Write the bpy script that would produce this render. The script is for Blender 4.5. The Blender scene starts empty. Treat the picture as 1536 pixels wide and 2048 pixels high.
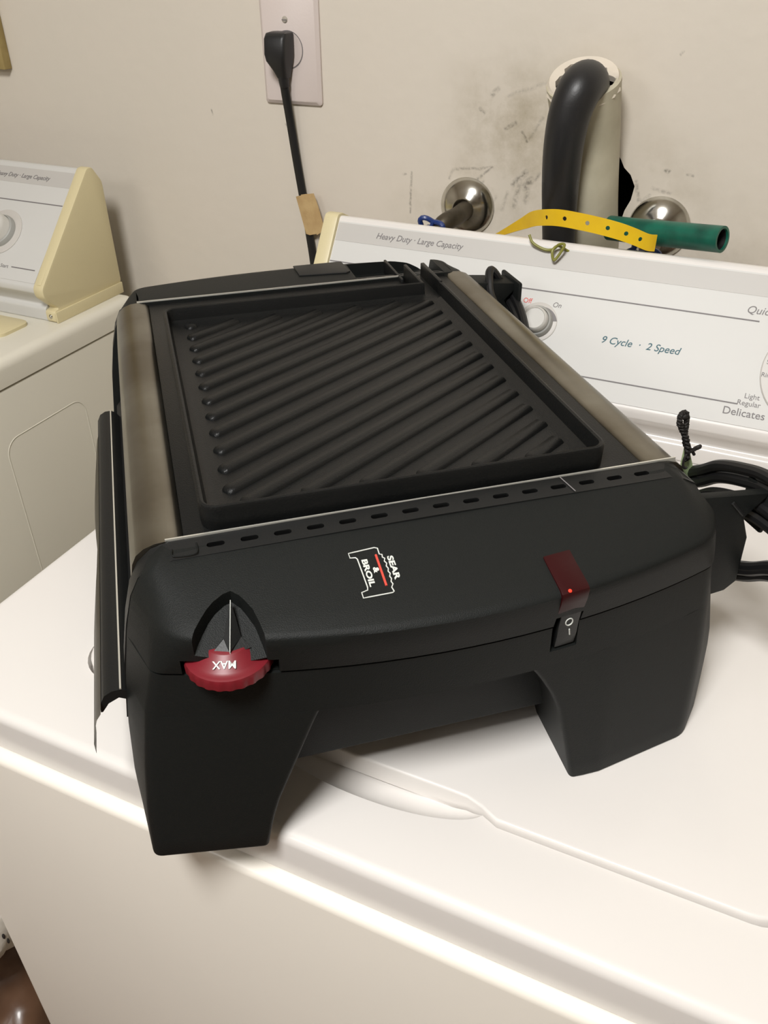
import bpy, bmesh, math, random
from mathutils import Vector, Matrix
from math import sin, cos, pi, radians, sqrt
random.seed(7)
S = bpy.context.scene
C = S.collection
ZT = 0.92            # height of the washer top

# ---------------- camera, world, lights, exposure ----------------
R = ((0.907798, 0.419365, -0.006699), (0.230093, -0.511133, -0.828118), (-0.35073, 0.750094, -0.560598))
cam = bpy.data.cameras.new('camera'); camo = bpy.data.objects.new('camera', cam); C.objects.link(camo)
cam.sensor_fit = 'HORIZONTAL'; cam.sensor_width = 36.0; cam.lens = 36.0 * 1700 / 1536
cam.clip_start = 0.02
Rm = Matrix(R)
U, _, _ = Rm.transposed().to_quaternion(), None, None
rx, ry, rz = Vector(R[0]).normalized(), Vector(R[1]).normalized(), Vector(R[2]).normalized()
ry = (ry - rz * ry.dot(rz)).normalized(); rx = ry.cross(rz)
camo.matrix_world = Matrix(((rx.x, -ry.x, -rz.x, 0), (rx.y, -ry.y, -rz.y, 0), (rx.z, -ry.z, -rz.z, ZT + 0.43), (0, 0, 0, 1)))
S.camera = camo

w = bpy.data.worlds.new('world'); S.world = w; w.use_nodes = True
w.node_tree.nodes['Background'].inputs[0].default_value = (1.0, 0.95, 0.90, 1)
w.node_tree.nodes['Background'].inputs[1].default_value = 0.15

def area(name, loc, target, size, power, col, sy=None):
    l = bpy.data.lights.new(name, 'AREA'); l.shape = 'RECTANGLE' if sy else 'DISK'; l.size = size
    if sy: l.size_y = sy
    l.energy = power; l.color = col
    o = bpy.data.objects.new(name, l); C.objects.link(o); o.location = loc
    o.rotation_euler = (Vector(target) - Vector(loc)).to_track_quat('-Z', 'Y').to_euler()
    return o
area('ceiling_lamp', (-0.16, -0.42, 2.32), (-0.15, 0.2, 0.9), 0.42, 30, (1.0, 0.99, 0.975))
area('fill_light', (-1.2, -1.5, 2.30), (-0.5, 0.4, 0.9), 0.9, 12, (1.0, 0.98, 0.96))  # added fill light, brightens the washer front and the left of the wall
S.view_settings.view_transform = 'Standard'; S.view_settings.look = 'None'
S.view_settings.gamma = 1.0; S.view_settings.exposure = 0.0
S.view_settings.use_curve_mapping = False

# ---------------- materials ----------------
def srgb(r, g, b):
    f = lambda c: (c / 255 / 12.92) if c / 255 <= 0.04045 else ((c / 255 + 0.055) / 1.055) ** 2.4
    return (f(r), f(g), f(b), 1)
def mat(name, col, rough=0.5, metal=0.0, bump=0.0, bscale=400, var=0.0, vscale=6, col2=None, coat=0, spec=0.5, trans=0, emit=None, es=1, alpha=1):
    m = bpy.data.materials.new(name); m.use_nodes = True
    n, l = m.node_tree.nodes, m.node_tree.links
    p = n['Principled BSDF']
    p.inputs['Base Color'].default_value = col; p.inputs['Roughness'].default_value = rough
    p.inputs['Metallic'].default_value = metal; p.inputs['Specular IOR Level'].default_value = spec
    p.inputs['Coat Weight'].default_value = coat; p.inputs['Coat Roughness'].default_value = 0.08
    p.inputs['Transmission Weight'].default_value = trans; p.inputs['Alpha'].default_value = alpha
    if emit: p.inputs['Emission Color'].default_value = emit; p.inputs['Emission Strength'].default_value = es
    tc = n.new('ShaderNodeTexCoord')
    if var > 0:
        nz = n.new('ShaderNodeTexNoise'); nz.inputs['Scale'].default_value = vscale; nz.inputs['Detail'].default_value = 5
        l.new(tc.outputs['Object'], nz.inputs['Vector'])
        mx = n.new('ShaderNodeMix'); mx.data_type = 'RGBA'
        mr = n.new('ShaderNodeMapRange'); mr.inputs[1].default_value = 0.35; mr.inputs[2].default_value = 0.7
        mr.inputs[4].default_value = var
        l.new(nz.outputs[0], mr.inputs[0]); l.new(mr.outputs[0], mx.inputs[0])
        mx.inputs[6].default_value = col; mx.inputs[7].default_value = col2 or (0, 0, 0, 1)
        l.new(mx.outputs[2], p.inputs['Base Color'])
    if bump > 0:
        b = n.new('ShaderNodeTexNoise'); b.inputs['Scale'].default_value = bscale; b.inputs['Detail'].default_value = 3
        l.new(tc.outputs['Object'], b.inputs['Vector'])
        bp = n.new('ShaderNodeBump'); bp.inputs['Strength'].default_value = bump; bp.inputs['Distance'].default_value = 0.001
        l.new(b.outputs[0], bp.inputs['Height']); l.new(bp.outputs[0], p.inputs['Normal'])
    return m
M = {}
M['enamel'] = mat('white_enamel', srgb(222, 218, 213), 0.28, coat=0.15, var=0.2, vscale=5, col2=srgb(218, 211, 206))
M['enamel_dryer'] = mat('white_enamel_dryer', srgb(222, 218, 204), 0.32, coat=0.1)
M['panel_white'] = mat('panel_white', srgb(204, 203, 199), 0.5)
M['panel_gray'] = mat('panel_gray', srgb(188, 185, 180), 0.5)
M['cream'] = mat('cream_plastic', srgb(212, 200, 160), 0.42, bump=0.15, bscale=900)
M['ink_gray'] = mat('ink_gray', srgb(120, 116, 116), 0.6)
M['ink_teal'] = mat('ink_teal', srgb(55, 96, 106), 0.6)
M['ink_red'] = mat('ink_red', srgb(215, 80, 70), 0.6)
M['knob_white'] = mat('knob_plastic', srgb(206, 204, 198), 0.55)
M['knob_gray'] = mat('knob_gray', srgb(165, 165, 161), 0.55)
M['dial_disc'] = mat('dial_disc', srgb(196, 192, 186), 0.45)
M['black'] = mat('black_plastic', srgb(22, 24, 23), 0.52, bump=0.3, bscale=1800, spec=0.2)
M['black_satin'] = mat('black_satin', srgb(22, 23, 23), 0.45, bump=0.1, bscale=900, spec=0.35)
M['black_deep'] = mat('black_deep', srgb(14, 14, 14), 0.6)
M['cast'] = mat('nonstick_coating', srgb(17, 18, 18), 0.36, bump=0.3, bscale=1100, var=0.3, vscale=14, col2=srgb(30, 30, 29), spec=0.24)
M['white_print'] = mat('white_print', srgb(205, 208, 202), 0.5)
M['red_print'] = mat('red_print', srgb(214, 74, 60), 0.5)
M['red_plastic'] = mat('red_plastic', srgb(112, 18, 30), 0.42, var=0.4, vscale=120, col2=srgb(104, 30, 36))
M['red_lens'] = mat('red_lens', srgb(46, 9, 11), 0.35, spec=0.22)
M['glow'] = mat('indicator_glow', srgb(230, 50, 30), 0.5, emit=srgb(255, 60, 30), es=0.55)
M['rubber'] = mat('black_rubber', srgb(30, 30, 31), 0.42, bump=0.1, bscale=600)
M['cord'] = mat('black_cord', srgb(22, 22, 23), 0.42)
M['pvc'] = mat('old_white_pvc', srgb(196, 190, 168), 0.5, var=0.6, vscale=16, col2=srgb(140, 132, 108), bump=0.2, bscale=80)
M['chrome'] = mat('chrome', srgb(214, 212, 204), 0.16, metal=1.0, var=0.5, vscale=35, col2=srgb(96, 92, 80))
M['dullmetal'] = mat('dull_brass', srgb(96, 88, 74), 0.45, metal=0.7, var=0.6, vscale=60, col2=srgb(50, 46, 38))
M['blue'] = mat('blue_enamel', srgb(26, 52, 112), 0.3, coat=0.3)
M['green'] = mat('green_tube', srgb(18, 98, 78), 0.4, var=0.8, vscale=45, col2=srgb(10, 58, 48))
M['yellow'] = mat('yellow_plastic', srgb(226, 186, 24), 0.38, var=0.35, vscale=40, col2=srgb(196, 150, 20))
M['olive'] = mat('olive_wire', srgb(128, 126, 50), 0.45)
M['tape'] = mat('masking_tape', srgb(196, 168, 120), 0.65, var=0.7, vscale=40, col2=srgb(160, 126, 82), bump=0.4, bscale=250)
M['brownboard'] = mat('brown_board', srgb(168, 148, 96), 0.7, var=0.7, vscale=30, col2=srgb(128, 108, 62))
M['plate'] = mat('wall_plate_plastic', srgb(208, 196, 190), 0.35, bump=0.15, bscale=300)
M['screw'] = mat('painted_screw', srgb(190, 184, 172), 0.35, metal=0.4)
M['tag'] = mat('green_tag', srgb(178, 198, 150), 0.45)
M['string'] = mat('black_string', srgb(28, 24, 22), 0.7)
M['cloth'] = mat('white_cloth', srgb(206, 200, 190), 0.85, bump=0.4, bscale=200)
M['ink_black'] = mat('ink_black', srgb(40, 36, 34), 0.7)
M['brownbag'] = mat('brown_plastic_bag', srgb(112, 84, 64), 0.34, coat=0.15, var=0.8, vscale=14, col2=srgb(70, 44, 28), bump=0.6, bscale=30)
M['floor'] = mat('floor_tile', srgb(120, 92, 74), 0.5, var=0.5, vscale=8, col2=srgb(96, 70, 54))
M['paint'] = mat('wall_paint_plain', srgb(200, 192, 178), 0.6, bump=0.25, bscale=120)
M['ceil'] = mat('ceiling_paint', srgb(225, 220, 210), 0.8)
M['cavity'] = mat('cavity_shade', srgb(34, 28, 22), 0.9, bump=0.6, bscale=120)  # near-black puts the shade inside holes into the colour

def steel_mat(name, axis):
    m = bpy.data.materials.new(name); m.use_nodes = True
    n, l = m.node_tree.nodes, m.node_tree.links; p = n['Principled BSDF']
    p.inputs['Metallic'].default_value = 1.0; p.inputs['Roughness'].default_value = 0.34
    tc = n.new('ShaderNodeTexCoord'); mp = n.new('ShaderNodeMapping')
    mp.inputs['Scale'].default_value = (500, 9, 500) if axis == 'y' else (9, 500, 500)
    nz = n.new('ShaderNodeTexNoise'); nz.inputs['Scale'].default_value = 1; nz.inputs['Detail'].default_value = 4
    l.new(tc.outputs['Object'], mp.inputs[0]); l.new(mp.outputs[0], nz.inputs['Vector'])
    nb = n.new('ShaderNodeTexNoise'); nb.inputs['Scale'].default_value = 14; nb.inputs['Detail'].default_value = 4
    l.new(tc.outputs['Object'], nb.inputs['Vector'])
    cr = n.new('ShaderNodeValToRGB'); cr.color_ramp.elements[0].position = 0.35; cr.color_ramp.elements[1].position = 0.68
    cr.color_ramp.elements[0].color = srgb(122, 116, 104); cr.color_ramp.elements[1].color = srgb(152, 149, 139)
    l.new(nb.outputs[0], cr.inputs[0]); l.new(cr.outputs[0], p.inputs['Base Color'])
    bp = n.new('ShaderNodeBump'); bp.inputs['Strength'].default_value = 0.10; bp.inputs['Distance'].default_value = 0.0004
    l.new(nz.outputs[0], bp.inputs['Height']); l.new(bp.outputs[0], p.inputs['Normal'])
    return m
M['steel'] = steel_mat('brushed_steel', 'y')
M['steel_bright'] = mat('bright_steel_edge', srgb(214, 212, 202), 0.3, metal=0.6)

def wall_mat(strokes, stains):
    """painted plaster with its own scuffs (line segments in wall x/z) and grime blotches"""
    m = bpy.data.materials.new('scuffed_wall_paint'); m.use_nodes = True
    n, l = m.node_tree.nodes, m.node_tree.links; p = n['Principled BSDF']
    p.inputs['Roughness'].default_value = 0.5
    def mth(op, a, b=None, c=None, clamp=False):
        k = n.new('ShaderNodeMath'); k.operation = op; k.use_clamp = clamp
        for i, v in enumerate((a, b, c)):
            if v is None: continue
            if isinstance(v, (int, float)): k.inputs[i].default_value = v
            else: l.new(v, k.inputs[i])
        return k.outputs[0]
    geo = n.new('ShaderNodeNewGeometry')
    wob = n.new('ShaderNodeTexNoise'); wob.inputs['Scale'].default_value = 70; wob.inputs['Detail'].default_value = 3
    l.new(geo.outputs['Position'], wob.inputs['Vector'])
    sp = n.new('ShaderNodeSeparateXYZ'); l.new(geo.outputs['Position'], sp.inputs[0])
    sw = n.new('ShaderNodeSeparateColor'); l.new(wob.outputs[1], sw.inputs[0])
    x = mth('ADD', sp.outputs[0], mth('MULTIPLY', mth('SUBTRACT', sw.outputs[0], 0.5), 0.005))
    z = mth('ADD', mth('SUBTRACT', sp.outputs[2], ZT), mth('MULTIPLY', mth('SUBTRACT', sw.outputs[1], 0.5), 0.005))
    fine = n.new('ShaderNodeTexNoise'); fine.inputs['Scale'].default_value = 260; fine.inputs['Detail'].default_value = 2
    l.new(geo.outputs['Position'], fine.inputs['Vector'])
    tot = None
    for (x0, z0, x1, z1, wd, st) in strokes:
        dx, dz = x1 - x0, z1 - z0; L2 = dx * dx + dz * dz + 1e-9
        px = mth('SUBTRACT', x, x0); pz = mth('SUBTRACT', z, z0)
        t = mth('DIVIDE', mth('ADD', mth('MULTIPLY', px, dx), mth('MULTIPLY', pz, dz)), L2, clamp=True)
        ax = mth('SUBTRACT', px, mth('MULTIPLY', t, dx)); az = mth('SUBTRACT', pz, mth('MULTIPLY', t, dz))
        d = mth('SQRT', mth('ADD', mth('MULTIPLY', ax, ax), mth('MULTIPLY', az, az)))
        v = mth('MULTIPLY', mth('SUBTRACT', 1.0, mth('DIVIDE', d, wd), clamp=True), st * 1.0)
        tot = v if tot is None else mth('MAXIMUM', tot, v)
    fm = n.new('ShaderNodeMapRange'); fm.inputs[1].default_value = 0.38; fm.inputs[2].default_value = 0.62
    l.new(fine.outputs[0], fm.inputs[0])
    tot = mth('MULTIPLY', mth('MINIMUM', tot, 0.6), mth('ADD', mth('MULTIPLY', fm.outputs[0], 0.8), 0.2))
    gr = n.new('ShaderNodeTexNoise'); gr.inputs['Scale'].default_value = 16; gr.inputs['Detail'].default_value = 6; gr.inputs['Roughness'].default_value = 0.65
    l.new(geo.outputs['Position'], gr.inputs['Vector'])
    gm = n.new('ShaderNodeMapRange'); gm.inputs[1].default_value = 0.45; gm.inputs[2].default_value = 0.75
    l.new(gr.outputs[0], gm.inputs[0])
    g2 = None
    for (cx, cz, rad, st) in stains:
        px = mth('SUBTRACT', x, cx); pz = mth('SUBTRACT', z, cz)
        d = mth('SQRT', mth('ADD', mth('MULTIPLY', px, px), mth('MULTIPLY', pz, pz)))
        v = mth('MULTIPLY', mth('SUBTRACT', 1.0, mth('DIVIDE', d, rad), clamp=True), st)
        g2 = v if g2 is None else mth('ADD', g2, v)
    g2 = mth('MULTIPLY', g2, mth('ADD', gm.outputs[0], 0.25), clamp=True)
    big = n.new('ShaderNodeTexNoise'); big.inputs['Scale'].default_value = 3.5; big.inputs['Detail'].default_value = 4
    l.new(geo.outputs['Position'], big.inputs['Vector'])
    c0 = n.new('ShaderNodeMix'); c0.data_type = 'RGBA'; l.new(big.outputs[0], c0.inputs[0])
    c0.inputs[6].default_value = srgb(218, 208, 195); c0.inputs[7].default_value = srgb(209, 203, 190)
    c1 = n.new('ShaderNodeMix'); c1.data_type = 'RGBA'; l.new(g2, c1.inputs[0]); l.new(c0.outputs[2], c1.inputs[6]); c1.inputs[7].default_value = srgb(148, 136, 108)
    c2 = n.new('ShaderNodeMix'); c2.data_type = 'RGBA'; l.new(tot, c2.inputs[0]); l.new(c1.outputs[2], c2.inputs[6]); c2.inputs[7].default_value = srgb(58, 54, 46)
    l.new(c2.outputs[2], p.inputs['Base Color'])
    b = n.new('ShaderNodeTexNoise'); b.inputs['Scale'].default_value = 55; b.inputs['Detail'].default_value = 6
    l.new(geo.outputs['Position'], b.inputs['Vector'])
    bp = n.new('ShaderNodeBump'); bp.inputs['Strength'].default_value = 0.35; bp.inputs['Distance'].default_value = 0.0015
    l.new(b.outputs[0], bp.inputs['Height']); l.new(bp.outputs[0], p.inputs['Normal'])
    return m
strokes = [(-.301, .256, -.312, .250, .003, .8), (-.325, .207, -.374, .200, .0022, .5), (-.374, .200, -.378, .190, .0022, .4),
           (-.325, .207, -.345, .190, .0025, .6), (-.330, .283, -.324, .289, .004, .6), (-.339, .264, -.343, .268, .003, .6),
           (-.284, .205, -.298, .190, .0045, .6), (-.284, .188, -.278, .196, .006, .7), (-.290, .192, -.296, .165, .004, .45),
           (-.280, .188, -.282, .172, .004, .4), (-.427, .192, -.428, .145, .0022, .6), (-.438, .189, -.434, .190, .002, .5),
           (-.292, .247, -.286, .238, .0022, .8), (-.270, .262, -.283, .240, .003, .35), (-.310, .283, -.262, .300, .003, .25),
           (-.159, .205, -.153, .186, .003, .5), (-.140, .200, -.122, .197, .003, .4), (-.130, .220, -.126, .219, .0025, .7),
           (-.150, .185, -.143, .192, .003, .45), (-.108, .217, -.101, .217, .002, .5), (-.135, .330, -.133, .333, .002, .6),
           (-.35, .180, -.335, .190, .002, .3), (-.268, .205, -.272, .197, .0025, .5), (-.05, .112, -.03, .107, .003, .4),
           (-.31, .16, -.305, .18, .003, .35), (-.33, .155, -.318, .175, .0025, .3), (-.60, .235, -.598, .233, .002, .4), (-.71, .245, -.709, .239, .0016, .7)]
stains = [(-.30, .20, .12, .55), (-.27, .27, .10, .4), (-.34, .27, .07, .3), (-.19, .31, .05, .2), (-.15, .19, .09, .45), (-.06, .13, .1, .35), (-.4, .15, .08, .3)]
M['wall'] = wall_mat(strokes, stains)

# ---------------- mesh helpers ----------------
ORG = {}
def org(o):
    while o is not None:
        if o.name in ORG: return ORG[o.name]
        o = o.parent
    return Vector((0, 0, 0))
def obj(name, bm, m, parent=None, smooth=True, angle=35, origin=None):
    me = bpy.data.meshes.new(name)
    off = org(parent) if parent else Vector(origin or (0, 0, 0))
    if off.length: bmesh.ops.translate(bm, verts=bm.verts, vec=-off)
    bm.normal_update(); bm.to_mesh(me); bm.free()
    if smooth:
        for p in me.polygons: p.use_smooth = True
        me.set_sharp_from_angle(angle=radians(angle))
    me.materials.append(m if not isinstance(m, str) else M[m])
    o = bpy.data.objects.new(name, me); C.objects.link(o)
    if parent: o.parent = parent
    elif origin: o.location = origin; ORG[o.name] = Vector(origin)
    return o
def empty(name, loc, rz=0, local=False):
    o = bpy.data.objects.new(name, None); C.objects.link(o); o.location = loc; o.rotation_euler.z = rz
    o.empty_display_size = 0.05
    ORG[o.name] = Vector((0, 0, 0)) if local else Vector(loc)
    return o
def tag(o, label, cat, group=None):
    o['label'] = label; o['category'] = cat
    if group: o['group'] = group
    return o
def box(bm, x0, x1, y0, y1, z0, z1, bev=0, seg=2, edges=None):
    r = bmesh.ops.create_cube(bm, size=1.0)
    vs = r['verts']
    for v in vs: v.co = Vector(((x0 + x1) / 2 + v.co.x * (x1 - x0), (y0 + y1) / 2 + v.co.y * (y1 - y0), (z0 + z1) / 2 + v.co.z * (z1 - z0)))
    if bev:
        es = list({e for v in vs for e in v.link_edges})
        if edges: es = [e for e in es if edges(e)]
        bmesh.ops.bevel(bm, geom=es, offset=bev, segments=seg, affect='EDGES', profile=0.5)
    return bm
def nb(): return bmesh.new()
def prism(bm, pts, axis, a, b, bev=0, seg=2):
    """polygon pts in the plane across `axis`, extruded from a to b"""
    mk = {'x': lambda p, t: (t, p[0], p[1]), 'y': lambda p, t: (p[0], t, p[1]), 'z': lambda p, t: (p[0], p[1], t)}[axis]
    v0 = [bm.verts.new(mk(p, a)) for p in pts]; v1 = [bm.verts.new(mk(p, b)) for p in pts]
    n = len(pts); fs = [bm.faces.new(v0), bm.faces.new(list(reversed(v1)))]
    for i in range(n): fs.append(bm.faces.new((v0[i], v1[i], v1[(i + 1) % n], v0[(i + 1) % n])))
    bmesh.ops.recalc_face_normals(bm, faces=fs)
    if bev:
        es = [e for f in fs[:2] for e in f.edges]
        bmesh.ops.bevel(bm, geom=list(set(es)), offset=bev, segments=seg, affect='EDGES', profile=0.5)
    return bm
def smoothpts(P, n=8, closed=False):
    P = [Vector(p) for p in P]; out = []; N = len(P)
    rng = range(N if closed else N - 1)
    for i in rng:
        g = (lambda k: P[k % N]) if closed else (lambda k: P[max(0, min(N - 1, k))])
        a, b, c, d = g(i - 1), g(i), g(i + 1), g(i + 2)
        for j in range(n):
            t = j / n
            out.append(0.5 * ((2 * b) + (c - a) * t + (2 * a - 5 * b + 4 * c - d) * t * t + (3 * b - 3 * c + d - a) * t ** 3))
    if not closed: out.append(P[-1])
    return out
def tube(bm, P, r, n=10, closed=False, sm=8, cap=True, flat=None):
    """sweep a circle (or ellipse r x flat) along points; r may be a list per control point"""
    if sm:
        rr = r
        if isinstance(r, (list, tuple)):
            rr = [v.x for v in smoothpts([(q, 0, 0) for q in r], sm, closed)]
        P = smoothpts(P, sm, closed); r = rr
    else: P = [Vector(p) for p in P]
    N = len(P); rings = []; T0 = None; nrm = None
    for i in range(N):
        if closed: t = (P[(i + 1) % N] - P[i - 1]).normalized()
        else: t = (P[min(N - 1, i + 1)] - P[max(0, i - 1)]).normalized()
        if nrm is None:
            nrm = t.orthogonal().normalized() if flat is None else (Vector(flat[1]) - t * Vector(flat[1]).dot(t)).normalized()
        else: nrm = (nrm - t * nrm.dot(t)).normalized()
        b = t.cross(nrm); ri = r[i] if isinstance(r, (list, tuple)) else r
        rb = ri if flat is None else flat[0]
        rings.append([bm.verts.new(P[i] + nrm * cos(2 * pi * k / n) * rb + b * sin(2 * pi * k / n) * ri) for k in range(n)])
    for i in range(N if closed else N - 1):
        A, B = rings[i], rings[(i + 1) % N]
        for k in range(n): bm.faces.new((A[k], A[(k + 1) % n], B[(k + 1) % n], B[k]))
    if cap and not closed: bm.faces.new(list(reversed(rings[0]))); bm.faces.new(rings[-1])
    bmesh.ops.recalc_face_normals(bm, faces=bm.faces)
    return bm
def lathe(bm, prof, M4=None, n=40):
    rings = []
    for (r, z) in prof:
        if r < 1e-6: rings.append([bm.verts.new((0, 0, z))])
        else: rings.append([bm.verts.new((r * cos(2 * pi * k / n), r * sin(2 * pi * k / n), z)) for k in range(n)])
    for A, B in zip(rings, rings[1:]):
        for k in range(n):
            a = [A[k % len(A)], A[(k + 1) % len(A)], B[(k + 1) % len(B)], B[k % len(B)]]
            u = []
            for v in a:
                if v not in u: u.append(v)
            if len(u) > 2: bm.faces.new(u)
    bmesh.ops.recalc_face_normals(bm, faces=bm.faces)
    if M4: bmesh.ops.transform(bm, matrix=M4, verts=bm.verts)
    return bm
def stack(bm, rings, cap0=True, cap1=True):
    V = [[bm.verts.new(p) for p in r] for r in rings]
    n = len(V[0])
    for A, B in zip(V, V[1:]):
        for k in range(n): bm.faces.new((A[k], A[(k + 1) % n], B[(k + 1) % n], B[k]))
    if cap0: bm.faces.new(list(reversed(V[0])))
    if cap1: bm.faces.new(V[-1])
    bmesh.ops.recalc_face_normals(bm, faces=bm.faces)
    return bm
def boolean(o, cbm, op='DIFFERENCE', cmat=None):
    me = bpy.data.meshes.new('cut'); cbm.normal_update(); cbm.to_mesh(me); cbm.free()
    if cmat: me.materials.append(M[cmat])
    c = bpy.data.objects.new('cut', me); C.objects.link(c)
    c.parent = o.parent; c.location = o.location
    off = org(o.parent) if o.parent else Vector((0, 0, 0))
    if off.length: me.transform(Matrix.Translation(-off))
    md = o.modifiers.new('b', 'BOOLEAN'); md.operation = op; md.object = c; md.solver = 'EXACT'
    try: md.material_mode = 'TRANSFER' if cmat else 'INDEX'
    except Exception: pass
    bpy.context.view_layer.update()
    new = bpy.data.meshes.new_from_object(o.evaluated_get(bpy.context.evaluated_depsgraph_get()))
    o.modifiers.remove(md); old = o.data; o.data = new; new.name = old.name
    bpy.data.meshes.remove(old); bpy.data.objects.remove(c); bpy.data.meshes.remove(me)
    for p in new.polygons: p.use_smooth = True
    new.set_sharp_from_angle(angle=radians(35))
def text(name, s, size, mtx, m, parent, shear=0, space=1.0, align='LEFT', depth=0.00015, sx=1.0, bold=0.0):
    cu = bpy.data.curves.new('t', 'FONT'); cu.body = s; cu.size = size; cu.shear = shear; cu.space_character = space
    cu.align_x = align; cu.align_y = 'CENTER'; cu.extrude = depth; cu.offset = bold; cu.resolution_u = 4
    t = bpy.data.objects.new('t', cu); C.objects.link(t)
    bpy.context.view_layer.update()
    me = bpy.data.meshes.new_from_object(t.evaluated_get(bpy.context.evaluated_depsgraph_get()))
    bpy.data.objects.remove(t); bpy.data.curves.remove(cu)
    me.transform(Matrix.Diagonal((sx, 1, 1, 1))); me.transform(mtx)
    off = org(parent); me.transform(Matrix.Translation(-off))
    me.materials.clear(); me.materials.append(M[m]); me.name = name
    o = bpy.data.objects.new(name, me); C.objects.link(o); o.parent = parent
    return o
def frame(o, x, y):
    x = Vector(x).normalized(); z = x.cross(Vector(y)).normalized(); y = z.cross(x)
    return Matrix(((x.x, y.x, z.x, o[0]), (x.y, y.y, z.y, o[1]), (x.z, y.z, z.z, o[2]), (0, 0, 0, 1)))

# ---------------- the room ----------------
def struct(name, bm, m):
    o = obj(name, bm, m, smooth=False); o['kind'] = 'structure'; return o
WY = 1.0
wb = struct('wall_back', box(nb(), -2.2, 1.5, WY, WY + .12, 0, 2.4), 'wall')
# broken-out hole in the plaster where the drain pipe leaves the wall
hp = []
for k in range(28):
    a = 2 * pi * k / 28; rr = 1 + 0.10 * sin(3 * a + 1) + 0.07 * sin(7 * a)
    hp.append((-.2000 + .035 * rr * cos(a), ZT + .186 + .056 * rr * sin(a)))
boolean(wb, prism(nb(), hp, 'y', WY - .02, WY + .10), cmat='cavity')
for p in wb.data.polygons: p.use_smooth = False
struct('wall_left', box(nb(), -2.32, -2.2, -2.0, WY + .12, 0, 2.4), 'paint')
struct('wall_right', box(nb(), 1.5, 1.62, -2.0, WY + .12, 0, 2.4), 'paint')
struct('wall_front', box(nb(), -2.32, 1.62, -2.12, -2.0, 0, 2.4), 'paint')
struct('floor', box(nb(), -2.32, 1.62, -2.12, WY + .12, -.1, 0), 'floor')
struct('ceiling', box(nb(), -2.32, 1.62, -2.12, WY + .12, 2.4, 2.5), 'ceil')

# ---------------- control consoles shared by both machines ----------------
def rprof(pts, r=0.004, seg=4):
    """round every corner of a polygon"""
    out = []; n = len(pts)
    for i in range(n):
        p = Vector(pts[i]); a = Vector(pts[i - 1]); b = Vector(pts[(i + 1) % n])
        rr = min(r, (a - p).length * .4, (b - p).length * .4)
        A = p + (a - p).normalized() * rr; B = p + (b - p).normalized() * rr
        for k in range(seg + 1):
            t = k / seg; q = A * (1 - t) ** 2 + p * 2 * t * (1 - t) + B * t * t; out.append((q.x, q.y))
    return out
def console(root, yb, zl, yt, zt, ybk, x0, x1, capl, capr):
    """yb: y of the fascia lip, (yt, zt): top edge of the fascia, ybk: back"""
    z = lambda v: ZT + v
    foot = yb + .011
    body = [(foot, z(0)), (foot, z(.017)), (foot + .006, z(.021)), (yb + .010, z(.034)), (yb, z(zl - .008)), (yb, z(zl)), (yt, z(zt)), (yt + .006, z(zt)), (ybk - .004, z(zt - .02)), (ybk, z(0))]
    bx0, bx1 = (x0 + capl, x1 - capr)
    obj('console_body', prism(nb(), rprof(body, .0025, 3), 'x', bx0, bx1), 'enamel' if root is W_ else 'panel_white', root)
    e = Vector((0, yt - yb, zt - zl)); L = e.length; e.normalize(); nrm = Vector((0, -e.z, e.y))
    o0 = Vector((0, yb, z(zl)))
    def onf(x, t, h=0): return Vector((x, 0, 0)) + o0 + e * (t * L) + nrm * h
    def plate(name, xa, xb, ta, tb, h0, h1, m):
        bm = nb(); pts = [onf(0, ta, h0), onf(0, tb, h0), onf(0, tb, h1), onf(0, ta, h1)]
        return obj(name, prism(bm, [(p.y, p.z) for p in pts], 'x', xa, xb), m, root)
    plate('fascia_panel', bx0 + .001, bx1 - .001, .03, .965, -.002, .0008, 'panel_white')
    plate('title_band', bx0 + .0012, bx1 - .0012, .825, .955, 0, .0011, 'panel_gray')
    cap = [(foot - .002, z(0)), (foot - .002, z(.016)), (foot + .008, z(.018)), (yb - .002, z(zl - .012)), (yb - .003, z(zl)), (yt - .004, z(zt + .003)), (yt + .006, z(zt + .003)), (ybk, z(zt - .018)), (ybk + .002, z(.018)), (ybk, z(.014)), (ybk, z(0))]
    for xa, xb, w_ in ((x0, x0 + capl, capl), (x1 - capr, x1, capr)):
        obj('end_cap', prism(nb(), rprof(cap, .005, 4), 'x', xa, xb, bev=.002), 'cream', root)
        s = 1 if xa == x0 else -1
        # raised fillet along the front edge of the cap
        bm = nb(); q = [onf(0, .02, .003), onf(0, .99, .003), onf(0, .99, -.006), onf(0, .02, -.006)]
        prism(bm, [(p.y, p.z) for p in q], 'x', min(xa, xb) + .0045, max(xa, xb) - .0045, bev=.0012)
        obj('cap_ridge', bm, 'cream', root)
        xo = xa - .0028 if s > 0 else xb
        obj('cap_foot', box(nb(), xo, xo + .0028, foot - .002, ybk, z(0), z(.0155), bev=.0008), 'cream', root)
    return onf, e, nrm, L
def line(name, onf, xa, xb, t, root, th=.0007, m='ink_gray'):
    bm = nb(); a, b = onf(0, t, .0007), onf(0, t + .008, .0007); c, d = onf(0, t + .008, .0012), onf(0, t, .0012)
    return obj(name, prism(bm, [(p.y, p.z) for p in (a, b, c, d)], 'x', xa, xb), m, root)
def lettering(s, onf, e, x, t, size, root, m='ink_gray', shear=.25, h=.0009, align='LEFT', sx=1.0, bold=0, space=1.0):
    return text('printed_lettering', s, size, frame(onf(x, t, h), (1, 0, 0), e), m, root, shear, align=align, sx=sx, bold=bold, space=space)
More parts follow.
